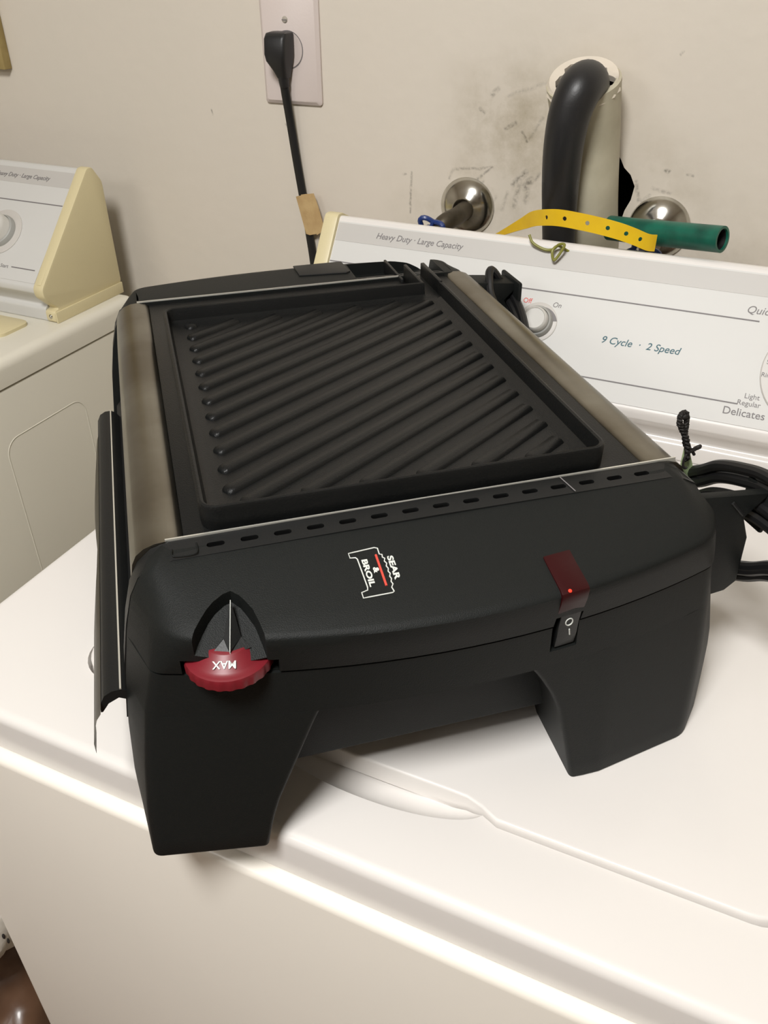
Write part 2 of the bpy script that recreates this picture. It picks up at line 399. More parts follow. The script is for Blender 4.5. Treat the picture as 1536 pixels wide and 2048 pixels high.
def knob(root, onf, e, nrm, x, t, rb, rk, hk):
    f = frame(onf(x, t, .001), (1, 0, 0), e)
    d = obj('knob_dial', lathe(nb(), [(0, 0), (rb, 0), (rb, .0006), (rb - .001, .001), (0, .001)], f), 'dial_disc', root)
    k = obj('control_knob', lathe(nb(), [(rk + .001, .001), (rk, .003), (rk * .96, hk * .75), (rk * .9, hk * .93), (rk * .8, hk), (rk * .76, hk - .0008), (0, hk - .0012)], f), 'knob_white', root)
    obj('grip_ring', lathe(nb(), [(rk + .0032, .0009), (rk + .003, .004), (rk + .0018, .0075), (rk + .0004, .0085), (rk, .001)], f), 'knob_gray', k)
    return k

# ---------------- washing machine ----------------
wx0, wx1, wyf, wyb = -.494, .194, .248, .905
W_ = empty('washing_machine', ((wx0 + wx1) / 2, (wyf + wyb) / 2, 0))
tag(W_, 'white top-loading washing machine carrying the black electric grill', 'washing machine')
cab = nb(); box(cab, wx0, wx1, wyf - .009, wyb, .02, ZT - .0352, bev=.0065, seg=4, edges=lambda e: abs(e.verts[0].co.z - (ZT - .0352)) < 1e-5 and abs(e.verts[1].co.z - (ZT - .0352)) < 1e-5 or (e.verts[0].co.y < wyf and e.verts[1].co.y < wyf and abs(e.verts[0].co.x - e.verts[1].co.x) < 1e-5))
obj('cabinet', cab, mat('washer_cabinet_enamel', srgb(237, 231, 220), 0.33, coat=0.1, var=0.25, vscale=7, col2=srgb(228, 223, 212)), W_)
for fx in (wx0 + .04, wx1 - .04):
    for fy in (wyf + .04, wyb - .04):
        obj('leveling_foot', lathe(nb(), [(0, 0), (.018, 0), (.018, .008), (.008, .010), (.008, .022), (0, .022)], Matrix.Translation((fx, fy, 0)), 16), 'black_deep', W_)
top = nb(); box(top, wx0, wx1, wyf, wyb, ZT - .034, ZT, bev=.0075, seg=5, edges=lambda e: not (e.verts[0].co.z < ZT - .01 and e.verts[1].co.z < ZT - .01))
topo = obj('top_panel', top, 'enamel', W_)
# finger recess in front of the lid: a long shallow bowl scooped out of the porcelain
cut = nb(); bmesh.ops.create_uvsphere(cut, u_segments=64, v_segments=32, radius=1)
for v in cut.verts: v.co = Vector((-.155 + v.co.x * .0765, .3135 + v.co.y * .0235, ZT + .004 + v.co.z * .017))
boolean(topo, cut)
# lid with rounded corners; its front edge sweeps up over the finger recess
def rrect(x0, x1, y0, y1, r, n=8, z=0):
    P = []
    for cx, cy, a0 in ((x1 - r, y0 + r, -pi / 2), (x1 - r, y1 - r, 0), (x0 + r, y1 - r, pi / 2), (x0 + r, y0 + r, pi)):
        for k in range(n + 1):
            a = a0 + pi / 2 * k / n; P.append((cx + r * cos(a), cy + r * sin(a), z))
    return P
def lidring(ins, z):
    P = rrect(-.388 + ins, .094 - ins, .3065 + ins, .700 - ins, .028, 8)
    out = []
    for i, p in enumerate(P):
        out.append(Vector((p[0], p[1], z)))
    # subdivide the front edge (from last point back to the first)
    a, b = out[-1], out[0]
    for k in range(1, 40):
        q = a.lerp(b, k / 40); u = (q.x + .155) / .0775
        if abs(u) < 1:
            s = (1 - u * u) ** 0.5
            q.y += .0085 * min(1, s * 1.6) if s < .62 else .0085
            if z > ZT + .004: pass
        out.append(q)
    return out
lid = nb(); stack(lid, [lidring(0, ZT - .0110), lidring(0, ZT + .0024), lidring(.0004, ZT + .0033), lidring(.0012, ZT + .0039), lidring(.0022, ZT + .0040), lidring(.03, ZT + .0040)])
lido = obj('lid', lid, 'enamel', W_)
pk = nb(); stack(pk, [[Vector((p.x, p.y, ZT - .0110)) for p in lidring(-.0019, 0)], [Vector((p.x, p.y, ZT + .02)) for p in lidring(-.0019, 0)]])
boolean(topo, pk)
onf, e, nr, L = console(W_, .764, .050, .852, .174, .905, -.466, .166, .017, .017)
lettering('Heavy Duty · Large Capacity', onf, e, -.400, .89, .0092, W_, sx=.93, h=.0013)
line('printed_rule', onf, -.448, -.001, .668, W_)
line('printed_rule', onf, -.340, -.002, .155, W_)
lettering('9 Cycle  ·  2 Speed', onf, e, -.138, .415, .0098, W_, 'ink_teal', bold=.00006)
lettering('Off', onf, e, -.2235, .592, .0072, W_, 'ink_red', shear=0, sx=.95)
lettering('On', onf, e, -.193, .590, .0072, W_, 'ink_gray', shear=.2, sx=.95)
lettering('Quick Wash', onf, e, -.0145, .735, .0100, W_, 'ink_gray')
lettering('Light', onf, e, .002, .215, .0068, W_, 'ink_gray', shear=0)
lettering('Regular', onf, e, -.003, .170, .0068, W_, 'ink_gray', shear=0)
lettering('Delicates', onf, e, -.0135, .108, .0100, W_, 'ink_gray', shear=0, bold=.00005)
kn = knob(W_, onf, e, nr, -.2040, .462, .0200, .0128, .0165)
def arc_mark(x, t, r0, r1, a0, a1, m, name):
    f = frame(onf(x, t, .0021), (1, 0, 0), e); bm = nb(); N = 14
    lo = [bm.verts.new(f @ Vector((r0 * cos(a0 + (a1 - a0) * k / N), r0 * sin(a0 + (a1 - a0) * k / N), 0))) for k in range(N + 1)]
    hi = [bm.verts.new(f @ Vector(((r0 + (r1 - r0) * (1 - .75 * k / N)) * cos(a0 + (a1 - a0) * k / N), (r0 + (r1 - r0) * (1 - .75 * k / N)) * sin(a0 + (a1 - a0) * k / N), 0))) for k in range(N + 1)]
    fs = [bm.faces.new((lo[k], hi[k], hi[k + 1], lo[k + 1])) for k in range(N)]
    r = bmesh.ops.extrude_face_region(bm, geom=fs); bmesh.ops.translate(bm, verts=[v for v in r['geom'] if isinstance(v, bmesh.types.BMVert)], vec=nr * .0002)
    bmesh.ops.recalc_face_normals(bm, faces=bm.faces)
    return obj(name, bm, m, W_)
arc_mark(-.2040, .462, .0152, .0198, radians(10), radians(72), 'ink_gray', 'printed_wedge')
# big cycle dial, its left rim just enters the view
f = frame(onf(.058, .40, .001), (1, 0, 0), e)
obj('cycle_dial', lathe(nb(), [(0, 0), (.048, 0), (.048, .0012), (.047, .002), (0, .002)], f, 64), 'dial_disc', W_)
obj('control_knob', lathe(nb(), [(.026, .002), (.025, .004), (.024, .016), (.022, .019), (0, .019)], f, 48), 'knob_white', W_)
for s_, t_, m_ in (('Extra', .560, 'ink_gray'), ('Rinse', .525, 'ink_gray'), ('Off', .480, 'ink_red'), ('Spin', .435, 'ink_gray'), ('Rinse', .355, 'ink_gray')):
    lettering(s_, onf, e, .0135 if t_ > .4 else .0115, t_, .0058, W_, m_, shear=0, h=.0032)

# ---------------- dryer ----------------
dx1 = -.838; dx0 = dx1 - .688; dyf, dyb = .285, .942
D_ = empty('clothes_dryer', ((dx0 + dx1) / 2, (dyf + dyb) / 2, 0))
tag(D_, 'white clothes dryer standing left of the washing machine with cream console end caps', 'dryer')
cab = nb(); box(cab, dx0, dx1 - .001, dyf - .006, dyb, .02, ZT - .0362, bev=.004, seg=2)
cabo = obj('cabinet', cab, 'enamel_dryer', D_)
for fx in (dx0 + .04, dx1 - .04):
    for fy in (dyf + .04, dyb - .04):
        obj('leveling_foot', lathe(nb(), [(0, 0), (.018, 0), (.018, .008), (.008, .010), (.008, .022), (0, .022)], Matrix.Translation((fx, fy, 0)), 16), 'black_deep', D_)
top = nb(); box(top, dx0, dx1, dyf, dyb, ZT - .034, ZT, bev=.013, seg=6, edges=lambda e: not (e.verts[0].co.z < ZT - .01 and e.verts[1].co.z < ZT - .01))
obj('top_panel', top, 'enamel_dryer', D_)
# embossed rounded rectangle on the side panel
pts = [Vector((dx1 - .001, p[0], p[1])) for p in rrect(.655, .800, ZT - .60, ZT - .102, .022)]
obj('side_emboss', tube(nb(), pts, .0007, 8, closed=True, sm=0), 'enamel_dryer', D_)
onfd, ed, nrd, Ld = console(D_, .797, .050, .921, .174, .942, dx0 + .024, -.862, .017, .017)
fx_ = -.862 - .019
lettering('Heavy Duty · Large Capacity', onfd, ed, -.9205, .885, .0090, D_, align='RIGHT', sx=.93, h=.0013)
line('printed_rule', onfd, -1.35, fx_ - .001, .672, D_)
line('printed_rule', onfd, -.928, fx_ - .006, .128, D_)
lettering('Start', onfd, ed, -.9475, .130, .0072, D_, shear=0, align='LEFT')
knob(D_, onfd, ed, nrd, -.967, .400, .0330, .0200, .0240)
# screw in the front foot of the right cap
for xs in (-.8705,):
    obj('screw_head', lathe(nb(), [(0, .0012), (.0022, .001), (.003, 0), (.0035, -.001)], frame((xs, .8057, ZT + .0085), (1, 0, 0), (0, 0, 1)), 16), 'chrome', D_)
lc = nb(); stack(lc, [[Vector(p) for p in rrect(-1.12, -.893, .735, .7905, .012, 6, ZT)], [Vector(p) for p in rrect(-1.12, -.893, .735, .7905, .012, 6, ZT + .004)], [Vector(p) for p in rrect(-1.118, -.895, .737, .7885, .011, 6, ZT + .0055)]])
obj('lint_screen_cover', lc, 'cream', D_)

# ---------------- things on the wall ----------------
# outlet plate
P_ = empty('outlet_plate', (-.584, WY, ZT + .259))
tag(P_, 'white wall plate around a single outlet with a black plug in it', 'outlet')
pl = nb(); stack(pl, [[Vector((p[0], WY - .0001, p[1])) for p in rrect(-.6235, -.5445, ZT + .2595, ZT + .3925, .004, 4)],
                      [Vector((p[0], WY - .003, p[1])) for p in rrect(-.6235, -.5445, ZT + .2595, ZT + .3925, .004, 4)],
                      [Vector((p[0], WY - .0062, p[1])) for p in rrect(-.6195, -.5485, ZT + .2635, ZT + .3885, .003, 4)]])
obj('faceplate', pl, 'plate', P_)
f = frame((-.586, WY - .0062, ZT + .319), (1, 0, 0), (0, 0, 1))
obj('receptacle_ring', lathe(nb(), [(.0205, -.002), (.0205, .0004), (.0196, .0004), (.0196, -.002)], f, 40), 'ink_gray', P_)
obj('receptacle_face', lathe(nb(), [(0, .0007), (.0192, .0007), (.0196, 0), (.0196, -.002)], f, 40), 'plate', P_)
for zz in (.350,):
    f2 = frame((-.588, WY - .0062, ZT + zz), (1, 0, 0), (0, 0, 1))
    sc = obj('screw', lathe(nb(), [(0, .0018), (.0026, .0014), (.0038, 0), (.0038, -.001)], f2, 20), 'screw', P_)
    obj('screw_slot', box(nb(), -.5912, -.5848, WY - .0082, WY - .0077, ZT + zz - .0005, ZT + zz + .0005), 'ink_gray', sc)
# plug and cord
K_ = empty('plug_cord', (-.588, WY - .02, ZT + .29))
tag(K_, 'black plug and cord hanging from the white outlet plate down behind the washer', 'power cord')
pg = nb()
prs = []
for (zz, hw, dep, y1, cx) in ((.3405, .0125, .012, .007, -.5895), (.3395, .0138, .022, .007, -.5895), (.334, .0142, .026, .007, -.5898), (.318, .0142, .027, .007, -.5902), (.311, .0130, .026, .007, -.5902), (.300, .0088, .020, .007, -.589), (.292, .0068, .016, .008, -.5885)):
    zc = ZT + zz - .002; y0 = WY - dep - .007
    prs.append([Vector((cx + q[0], (y0 + WY - y1) / 2 + q[1], zc)) for q in rrect(-hw, hw, -(WY - y1 - y0) / 2, (WY - y1 - y0) / 2, min(hw, .005) * .9, 4)])
stack(pg, prs); obj('plug', pg, 'rubber', K_, angle=50)
tb = nb(); tube(tb, [(-.5885, WY - .018, ZT + .295), (-.5885, WY - .015, ZT + .275), (-.5875, WY - .010, ZT + .245), (-.583, WY - .007, ZT + .195), (-.5765, WY - .006, ZT + .145), (-.571, WY - .006, ZT + .105), (-.566, WY - .006, ZT + .06), (-.560, WY - .008, ZT - .02), (-.556, WY - .010, ZT - .12)], .0058, 12, flat=(.0034, (0, 1, 0)))
obj('cord', tb, 'cord', K_)
obj('strain_relief', tube(nb(), [(-.5887, WY - .0185, ZT + .300), (-.5885, WY - .0165, ZT + .288), (-.5885, WY - .015, ZT + .2805)], [.0072, .0066, .0060], 12, sm=3), 'rubber', K_)
# tan tape wrapped round the cord
T_ = empty('masking_tape', (-.565, WY - .012, ZT + .105))
tag(T_, 'torn tan masking tape wrapped round the hanging black cord', 'tape')
def sheet(outline, ycurve, th=.0006):
    bm = nb(); a = [bm.verts.new((x, ycurve(x, z), ZT + z)) for x, z in outline]; b = [bm.verts.new((x, ycurve(x, z) - th, ZT + z)) for x, z in outline]
    n = len(a); bm.faces.new(a); bm.faces.new(list(reversed(b)))
    for i in range(n): bm.faces.new((a[i], a[(i + 1) % n], b[(i + 1) % n], b[i]))
    bmesh.ops.triangulate(bm, faces=[f for f in bm.faces if len(f.verts) > 4]); bmesh.ops.recalc_face_normals(bm, faces=bm.faces); return bm
obj('tape_wrap', sheet([(-.5845, .1515), (-.575, .1540), (-.569, .1545), (-.560, .130), (-.5565, .1065), (-.567, .1040), (-.5735, .1045), (-.579, .127)], lambda x, z: WY - .0105 - .001 * sin((x + .57) * 300)), 'tape', T_)
obj('tape_tail', sheet([(-.577, .1545), (-.569, .1562), (-.566, .1535), (-.5635, .1570), (-.558, .1580), (-.552, .142), (-.5445, .1155), (-.551, .1085), (-.556, .1055), (-.563, .118), (-.571, .137)], lambda x, z: WY - .0112 - .05 * max(0, x + .572) * .4), 'tape', T_)
# brown board at the upper left
B_ = obj('brown_board', box(nb(), -1.30, -1.0405, WY - .014, WY - .0005, ZT + .279, ZT + .62, bev=.0012), 'brownboard', origin=(-1.17, WY - .007, ZT + .279))
tag(B_, 'brown board on the wall above the dryer at the picture edge', 'board')
# standpipe
SP = empty('drain_standpipe', (-.2, WY - .03, ZT + .12))
tag(SP, 'old white plastic drain pipe rising from the hole in the wall', 'pipe')
spp = [(-.199, WY + .03, ZT + .100), (-.203, WY - .012, ZT + .150), (-.2075, WY - .030, ZT + .205), (-.2120, WY - .036, ZT + .255), (-.2165, WY - .056, ZT + .3085)]
sb = nb(); spt = smoothpts(spp, 8); srd = [v.x for v in smoothpts([(q, 0, 0) for q in (.0335, .034, .0345, .035, .037)], 8)]
def sring(i_, r):
    t_ = (spt[min(i_ + 1, len(spt) - 1)] - spt[max(i_ - 1, 0)]).normalized(); v_ = t_.cross(Vector((1, 0, 0))).normalized(); u_ = v_.cross(t_)
    return [spt[i_] + u_ * r * cos(2 * pi * k / 44) + v_ * r * sin(2 * pi * k / 44) for k in range(44)]
NS = len(spt)
stack(sb, [sring(i_, srd[i_]) for i_ in range(NS)] + [sring(i_, srd[i_] - .0055) for i_ in range(NS - 1, NS - 20, -1)], cap1=True)
obj('pipe_body', sb, 'pvc', SP)
obj('pipe_bore_shade', stack(nb(), [sring(NS - 6, srd[NS - 6] - .0058), sring(NS - 3, srd[NS - 3] - .0058)], cap1=False), 'cavity', SP)  # near-black lining, shade of the pipe mouth painted in
# ragged white caulk collar inside the mouth
cb = nb(); f = frame(spp[-1], (1, 0, 0), (0, .80, .45)); N = 44; lo, hi, l2 = [], [], []
for k in range(N):
    a = 2 * pi * k / N; ri = .0280 + .0025 * sin(3 * a + 2) + .0020 * sin(8 * a + 1) + random.uniform(-.0016, .0016); ro = .0375 + random.uniform(-.001, .0016)
    lo.append(cb.verts.new(f @ Vector((ro * cos(a), ro * sin(a), -.004)))); hi.append(cb.verts.new(f @ Vector((.034 * cos(a), .034 * sin(a), .0035)))); l2.append(cb.verts.new(f @ Vector((ri * cos(a), ri * sin(a), .001))))
l3 = [cb.verts.new(v.co - (f.to_3x3() @ Vector((0, 0, .006)))) for v in l2]
for k in range(N):
    j = (k + 1) % N
    for A, B in ((lo, hi), (hi, l2), (l2, l3)): cb.faces.new((A[k], A[j], B[j], B[k]))
bmesh.ops.recalc_face_normals(cb, faces=cb.faces)
obj('caulk_collar', cb, mat('caulk', srgb(216, 206, 190), 0.7, bump=0.6, bscale=120), SP)
# black drain hose
H_ = obj('drain_hose', tube(nb(), [(-.2120, WY - .040, ZT + .262), (-.2110, WY - .052, ZT + .290), (-.2085, WY - .072, ZT + .3085), (-.2110, WY - .094, ZT + .3055), (-.2165, WY - .100, ZT + .285), (-.2195, WY - .099, ZT + .255), (-.2205, WY - .092, ZT + .220), (-.2210, WY - .080, ZT + .180), (-.220, WY - .074, ZT + .150), (-.218, WY - .070, ZT + .09), (-.214, WY - .066, ZT - .02), (-.210, WY - .066, ZT - .12)],
                           [.0188, .0195, .0208, .0212, .0208, .0200, .0192, .0180, .0175, .016, .016, .016], 28), 'rubber', origin=(-.215, WY - .07, ZT - .12))
tag(H_, 'thick black rubber drain hose hooked over into the white pipe', 'hose')
# faucets
def faucet(name, cx, label, stub_pts, handle_c, hrot):
    r = empty(name, (cx, WY, ZT + .156)); tag(r, label, 'faucet')
    f = frame((cx, WY - .0005, ZT + .160), (1, 0, 0), (0, 0, 1))
    obj('wall_flange', lathe(nb(), [(.0335, 0), (.0338, .0015), (.0325, .004), (.028, .009), (.021, .0135), (.014, .016), (.0125, .0175), (.0115, .0172)], f, 48), 'chrome', r)
    obj('pipe_stub', tube(nb(), stub_pts, .0105, 20, sm=6), 'dullmetal', r)
    bm = nb(); hc = Vector(handle_c); N = 10
    pts = []
    for k in range(40):
        a = 2 * pi * k / 40; rr = .0155 + .0035 * cos(4 * a)
        pts.append(hc + Vector((rr * cos(a + hrot), -.002 * cos(4 * a), rr * sin(a + hrot) * .8)))
    tube(bm, pts, .0030, 8, closed=True, sm=0)
    for k in range(4):
        a = hrot + k * pi / 2 + pi / 4
        tube(bm, [hc, hc + Vector((.013 * cos(a), 0, .013 * sin(a) * .8))], .0024, 8, sm=0)
    box(bm, hc.x - .005, hc.x + .005, hc.y - .004, hc.y + .006, hc.z - .005, hc.z + .005, bev=.001)
    obj('valve_handle', bm, 'blue', r); return r
faucet('hose_faucet', -.353, 'chrome wall flange faucet with blue wheel handle left of the black hose',
       [(-.350, WY - .012, ZT + .160), (-.3515, WY - .040, ZT + .158), (-.362, WY - .062, ZT + .151), (-.3665, WY - .064, ZT + .125)], (-.3725, WY - .072, ZT + .1480), 0.5)
faucet('hose_faucet', -.127, 'chrome wall flange faucet behind the green tube, blue handle low beneath yellow strap',
       [(-.127, WY - .012, ZT + .158), (-.127, WY - .035, ZT + .153), (-.127, WY - .055, ZT + .145), (-.127, WY - .06, ZT + .125)], (-.1290, WY - .082, ZT + .1510), 0.2)
# green tube
gb = nb(); gp_ = [(-.1640, .9090, ZT + .1785), (-.13, .8940, ZT + .1826), (-.09, .8765, ZT + .1880), (-.0500, .8590, ZT + .1934)]
gpt = smoothpts(gp_, 8); ax_ = (gpt[-1] - gpt[0]).normalized(); u_ = ax_.cross(Vector((0, 0, 1))).normalized(); v_ = u_.cross(ax_)
circ = lambda p, r: [p + u_ * r * cos(2 * pi * k / 36) + v_ * r * sin(2 * pi * k / 36) for k in range(36)]
stack(gb, [circ(p, .0122) for p in gpt] + [circ(gpt[-1], .0097)] + [circ(gpt[-1] - ax_ * .0022, .0095)], cap1=False)
G_ = obj('green_tube', gb, 'green', origin=(-.11, WY - .11, ZT + .165))
gi = nb(); stack(gi, [circ(gpt[-1] - ax_ * .0020, .0095), circ(gpt[-1] - ax_ * .04, .0094)], cap0=False)
for f_ in gi.faces: f_.normal_flip()
obj('tube_bore_shade', gi, 'black_deep', G_)  # black sleeve paints the shade inside the green tube
tag(G_, 'dark green tube with open cut end lying behind the washer console', 'tube')
# yellow strap with punched holes
yp = smoothpts([(-.3180, .955, ZT + .133), (-.2984, .935, ZT + .1468), (-.2781, .915, ZT + .1604), (-.2546, .890, ZT + .1769), (-.2357, .868, ZT + .1900), (-.2188, .852, ZT + .1973), (-.2017, .844, ZT + .2006), (-.1814, .842, ZT + .1999), (-.1616, .842, ZT + .1978), (-.1423, .844, ZT + .1942), (-.1282, .848, ZT + .1896), (-.1166, .855, ZT + .1840), (-.1100, .8615, ZT + .1822)], 8)
hwid = [.0022 if i < 12 else min(.0078, .0022 + (i - 12) * .00032) for i in range(len(yp))]
yb = nb(); rings = []
for i, p in enumerate(yp):
    t_ = (yp[min(i + 1, len(yp) - 1)] - yp[max(i - 1, 0)]).normalized(); up = Vector((0, .12, 1)).normalized()
    nn = t_.cross(up).normalized() * .0006; up = up * hwid[i]
    rings.append([p - up - nn, p + up - nn, p + up + nn, p - up + nn])
stack(yb, rings)
Y_ = obj('yellow_strap', yb, 'yellow', origin=(-.19, .85, ZT + .15))
cbm = nb()
for k, i in enumerate((41, 50, 59, 67, 75, 83)):
    t_ = (yp[i + 1] - yp[i - 1]).normalized(); nrm_ = t_.cross(Vector((0, .12, 1))).normalized()
    bmesh.ops.create_cone(cbm, cap_ends=True, segments=14, radius1=.0021, radius2=.0021, depth=.012, matrix=Matrix.Translation(yp[i] - Vector((-.19, .85, ZT + .15))) @ Vector((0, 0, 1)).rotation_difference(nrm_).to_matrix().to_4x4())
boolean(Y_, cbm)
tag(Y_, 'yellow plastic strap with punched holes looped in front of the black hose', 'strap')
WT = obj('wire_tie', tube(nb(), [(-.231, .8440, ZT + .181), (-.226, .842, ZT + .174), (-.214, .842, ZT + .169), (-.205, .842, ZT + .170), (-.199, .84, ZT + .176), (-.193, .838, ZT + .177), (-.196, .836, ZT + .169), (-.201, .834, ZT + .162), (-.204, .836, ZT + .170), (-.200, .842, ZT + .174), (-.190, .848, ZT + .168), (-.180, .852, ZT + .166), (-.174, .856, ZT + .163), (-.166, .86, ZT + .158)], .0014, 8), 'olive', origin=(-.2, .84, ZT + .158))
tag(WT, 'olive twisted wire tie below the yellow strap on the black hose', 'wire tie')

# ---------------- the electric grill ----------------
GO = Vector((-.04805, .35885, ZT + .0086)); GO.z = ZT
GS = (.43 - .004) / .43
G = empty('electric_grill', (GO.x * GS, GO.y * GS, ZT + .004), radians(40.6), local=True); G.scale = (GS, GS, GS)
tag(G, 'black electric indoor grill with ribbed plate and steel side rails on the washer', 'grill')
XC = -.066; YB = .506
def lerp(tab, z):
    for (a, b) in zip(tab, tab[1:]):
        if z <= b[0] or b is tab[-1]:
            t = max(0, min(1, (z - a[0]) / (b[0] - a[0]))); return [u + (v - u) * t for u, v in zip(a[1:], b[1:])]
ARCH = [(.02, .1860), (.065, .1825), (.105, .1770), (.132, .1715), (.150, .1665), (.1605, .161), (.1675, .153), (.1702, .143)]
# z, front y, bow, cubic bow, left corner, right corner (both relative to the centre line)
FT = [(0, -.0062, 0, 2.0, -.1800, .1540), (.03, -.0056, .2, 1.6, -.1785, .1560), (.065, -.0046, .5, 1.0, -.1740, .1585), (.098, -.0038, .8, .4, -.1680, .1590), (.1255, -.0035, 1.0, 0, -.1610, .1575)]
UP = [(.1255, -.0015, 1.0, 0, -.1600, .1560), (.1272, -.0015, 1.0, 0, -.1600, .1560), (.1274, -.0045, 1.0, 0, -.1610, .1575), (.136, -.0068, 1.05, 0, -.1575, .1555), (.145, -.0085, 1.1, 0, -.1535, .1525), (.1502, -.0086, 1.09, 0, -.1505, .1495), (.1520, -.0072, 1.05, 0, -.1490, .1480), (.1532, -.0042, .96, 0, -.1480, .1470), (.1565, .0100, .68, 0, -.1475, .1470), (.1600, .0250, .42, 0, -.1480, .1475), (.1630, .0380, .2, 0, -.1485, .1480), (.1662, .0520, .05, 0, -.1500, .1490), (.1690, .0640, 0, 0, -.1480, .1470)]
def bez(A, P, B, r, n):
    A, P, B = Vector(A), Vector(P), Vector(B)
    a = P + (A - P).normalized() * min(r, (A - P).length * .45); b = P + (B - P).normalized() * min(r, (B - P).length * .45)
    return [a * (1 - t) ** 2 + P * 2 * t * (1 - t) + b * t * t for t in [k / n for k in range(n + 1)]]
def outline(t, yb, xi0=None, xi1=None, yin=None):
    """front outline of the end unit at one height, left to right; xi0 / xi1 cut it at a leg's inner edge"""
    z, f, b, c, xl, xr = t
    fyy = lambda x: f + b * x * x + .085 * c * max(0, abs(x) - .088)
    A = lerp(ARCH, z)[0] - .0004
    rr = .0050 if z < .126 else .0050 + .012 * min(1, (z - .126) / .02)
    ycap = yb - .0015
    P = []
    if xi0 is None:
        L1 = (xl, min(fyy(xl), ycap)); L0 = (-A, min(yb - .0004, max(.0560, L1[1] + .0008))); P += [Vector((-A, yb)), Vector(L0)]
        P += bez(L0, L1, (xl + .03, min(fyy(xl + .03), ycap)), rr, 6)
        x0 = P[-1].x
    else:
        P += [Vector((xi0 + .0025, yin))] + bez((xi0 + .0025, yin), (xi0, fyy(xi0)), (xi0 + .03, fyy(xi0 + .03)), .004, 5); x0 = P[-1].x
    if xi1 is None:
        ch = min(.024, max(.002, (ycap - fyy(xr)) * .7)); xc2 = min(xr + ch, A - .001)
        R1 = (xr, min(fyy(xr), ycap)); R2 = (xc2, min(fyy(xr) + ch * .95, ycap)); R3 = (A, min(yb - .0004, max(.0560, R2[1] + .0006)))
        tail = bez((xr - .03, fyy(xr - .03)), R1, R2, rr * 1.3, 6) + bez(R1, R2, R3, .006, 5) + [Vector(R3), Vector((A, yb))]
    else:
        tail = bez((xi1 - .03, fyy(xi1 - .03)), (xi1, fyy(xi1)), (xi1 - .0025, yin), .004, 5) + [Vector((xi1 - .0025, yin))]
    x1 = tail[0].x; N = 20
    P += [Vector((x0 + (x1 - x0) * k / N, min(fyy(x0 + (x1 - x0) * k / N), ycap))) for k in range(1, N)] + tail
    return [Vector((XC + p.x, p.y, z)) for p in P]
def housing_half(name):
    return stack(nb(), [outline(t, .0725) for t in [q for q in FT if q[0] >= .098] + UP])
fh = obj('front_housing', housing_half('front'), 'black', G, angle=32)
# recess for the thumbwheel
cut = nb()
pp = [(-.2085, -.04), (-.2082, .004), (-.2058, .0117), (-.2030, .0170), (-.1993, .0219), (-.1960, .0260), (-.1923, .0294), (-.187, .0325), (-.183, .0335), (-.1792, .0300), (-.177, .0265), (-.174, .0207), (-.1722, .0130), (-.1710, .0062), (-.1702, -.04)]
lo = [cut.verts.new((x, y, .1345)) for x, y in pp]; hi = [cut.verts.new((x, y, .19)) for x, y in pp]
# floor of the recess slopes up to the apex so the bowl reads as a hollow
for v, (x, y) in zip(lo, pp): v.co.z = .1345 + max(0, (y - .002)) * .60
n_ = len(lo); cut.faces.new(lo); cut.faces.new(list(reversed(hi)))
for i in range(n_): cut.faces.new((lo[i], hi[i], hi[(i + 1) % n_], lo[(i + 1) % n_]))
bmesh.ops.triangulate(cut, faces=[f for f in cut.faces if len(f.verts) > 4])
bmesh.ops.recalc_face_normals(cut, faces=cut.faces)
boolean(fh, cut)
boolean(fh, box(nb(), -.2125, -.1655, -.03, .046, .1262, .1372))
# slot for the lamp and switch
boolean(fh, box(nb(), -.0208, -.0042, -.02, .0040, .1260, .1345))

def copy_y(o, name=None):
    """mirror a front part to the rear of the grill"""
    c = o.copy(); c.data = o.data.copy(); C.objects.link(c); c.parent = o.parent
    c.data.transform(Matrix.Translation((0, YB, 0)) @ Matrix.Diagonal((1, -1, 1, 1))); c.data.flip_normals()
    if name: c.name = name
    return c
# rear housing
rh = nb()
RU = [(.1255, -.0045, 1.0, 0, -.160, .157), (.145, .000, 1.0, 0, -.1560, .1530), (.158, .006, .95, 0, -.152, .149), (.1655, .0105, .85, 0, -.149, .146), (.1688, .0150, .7, 0, -.1475, .145), (.1700, .0220, .5, 0, -.146, .1435), (.1700, .0640, 0, 0, -.146, .1435)]
stack(rh, [[Vector((p.x, YB - p.y, p.z)) for p in outline(t, .0725)] for t in [x for x in FT if .098 <= x[0] < .12] + RU])
rho = obj('rear_housing', rh, 'black', G, angle=32)
boolean(rho, box(nb(), -.014, .0690, .436, .4845, .158, .19))
obj('rear_housing_tab', prism(nb(), [(-.0635, .462), (-.0195, .4575), (-.0155, .461), (-.0170, .4905), (-.0640, .4905)], 'z', .1695, .1714, bev=.0006), 'black_satin', G)
obj('rear_well_divider', box(nb(), .0235, .0260, .424, .484, .158, .171, bev=.0006), 'black_satin', G)
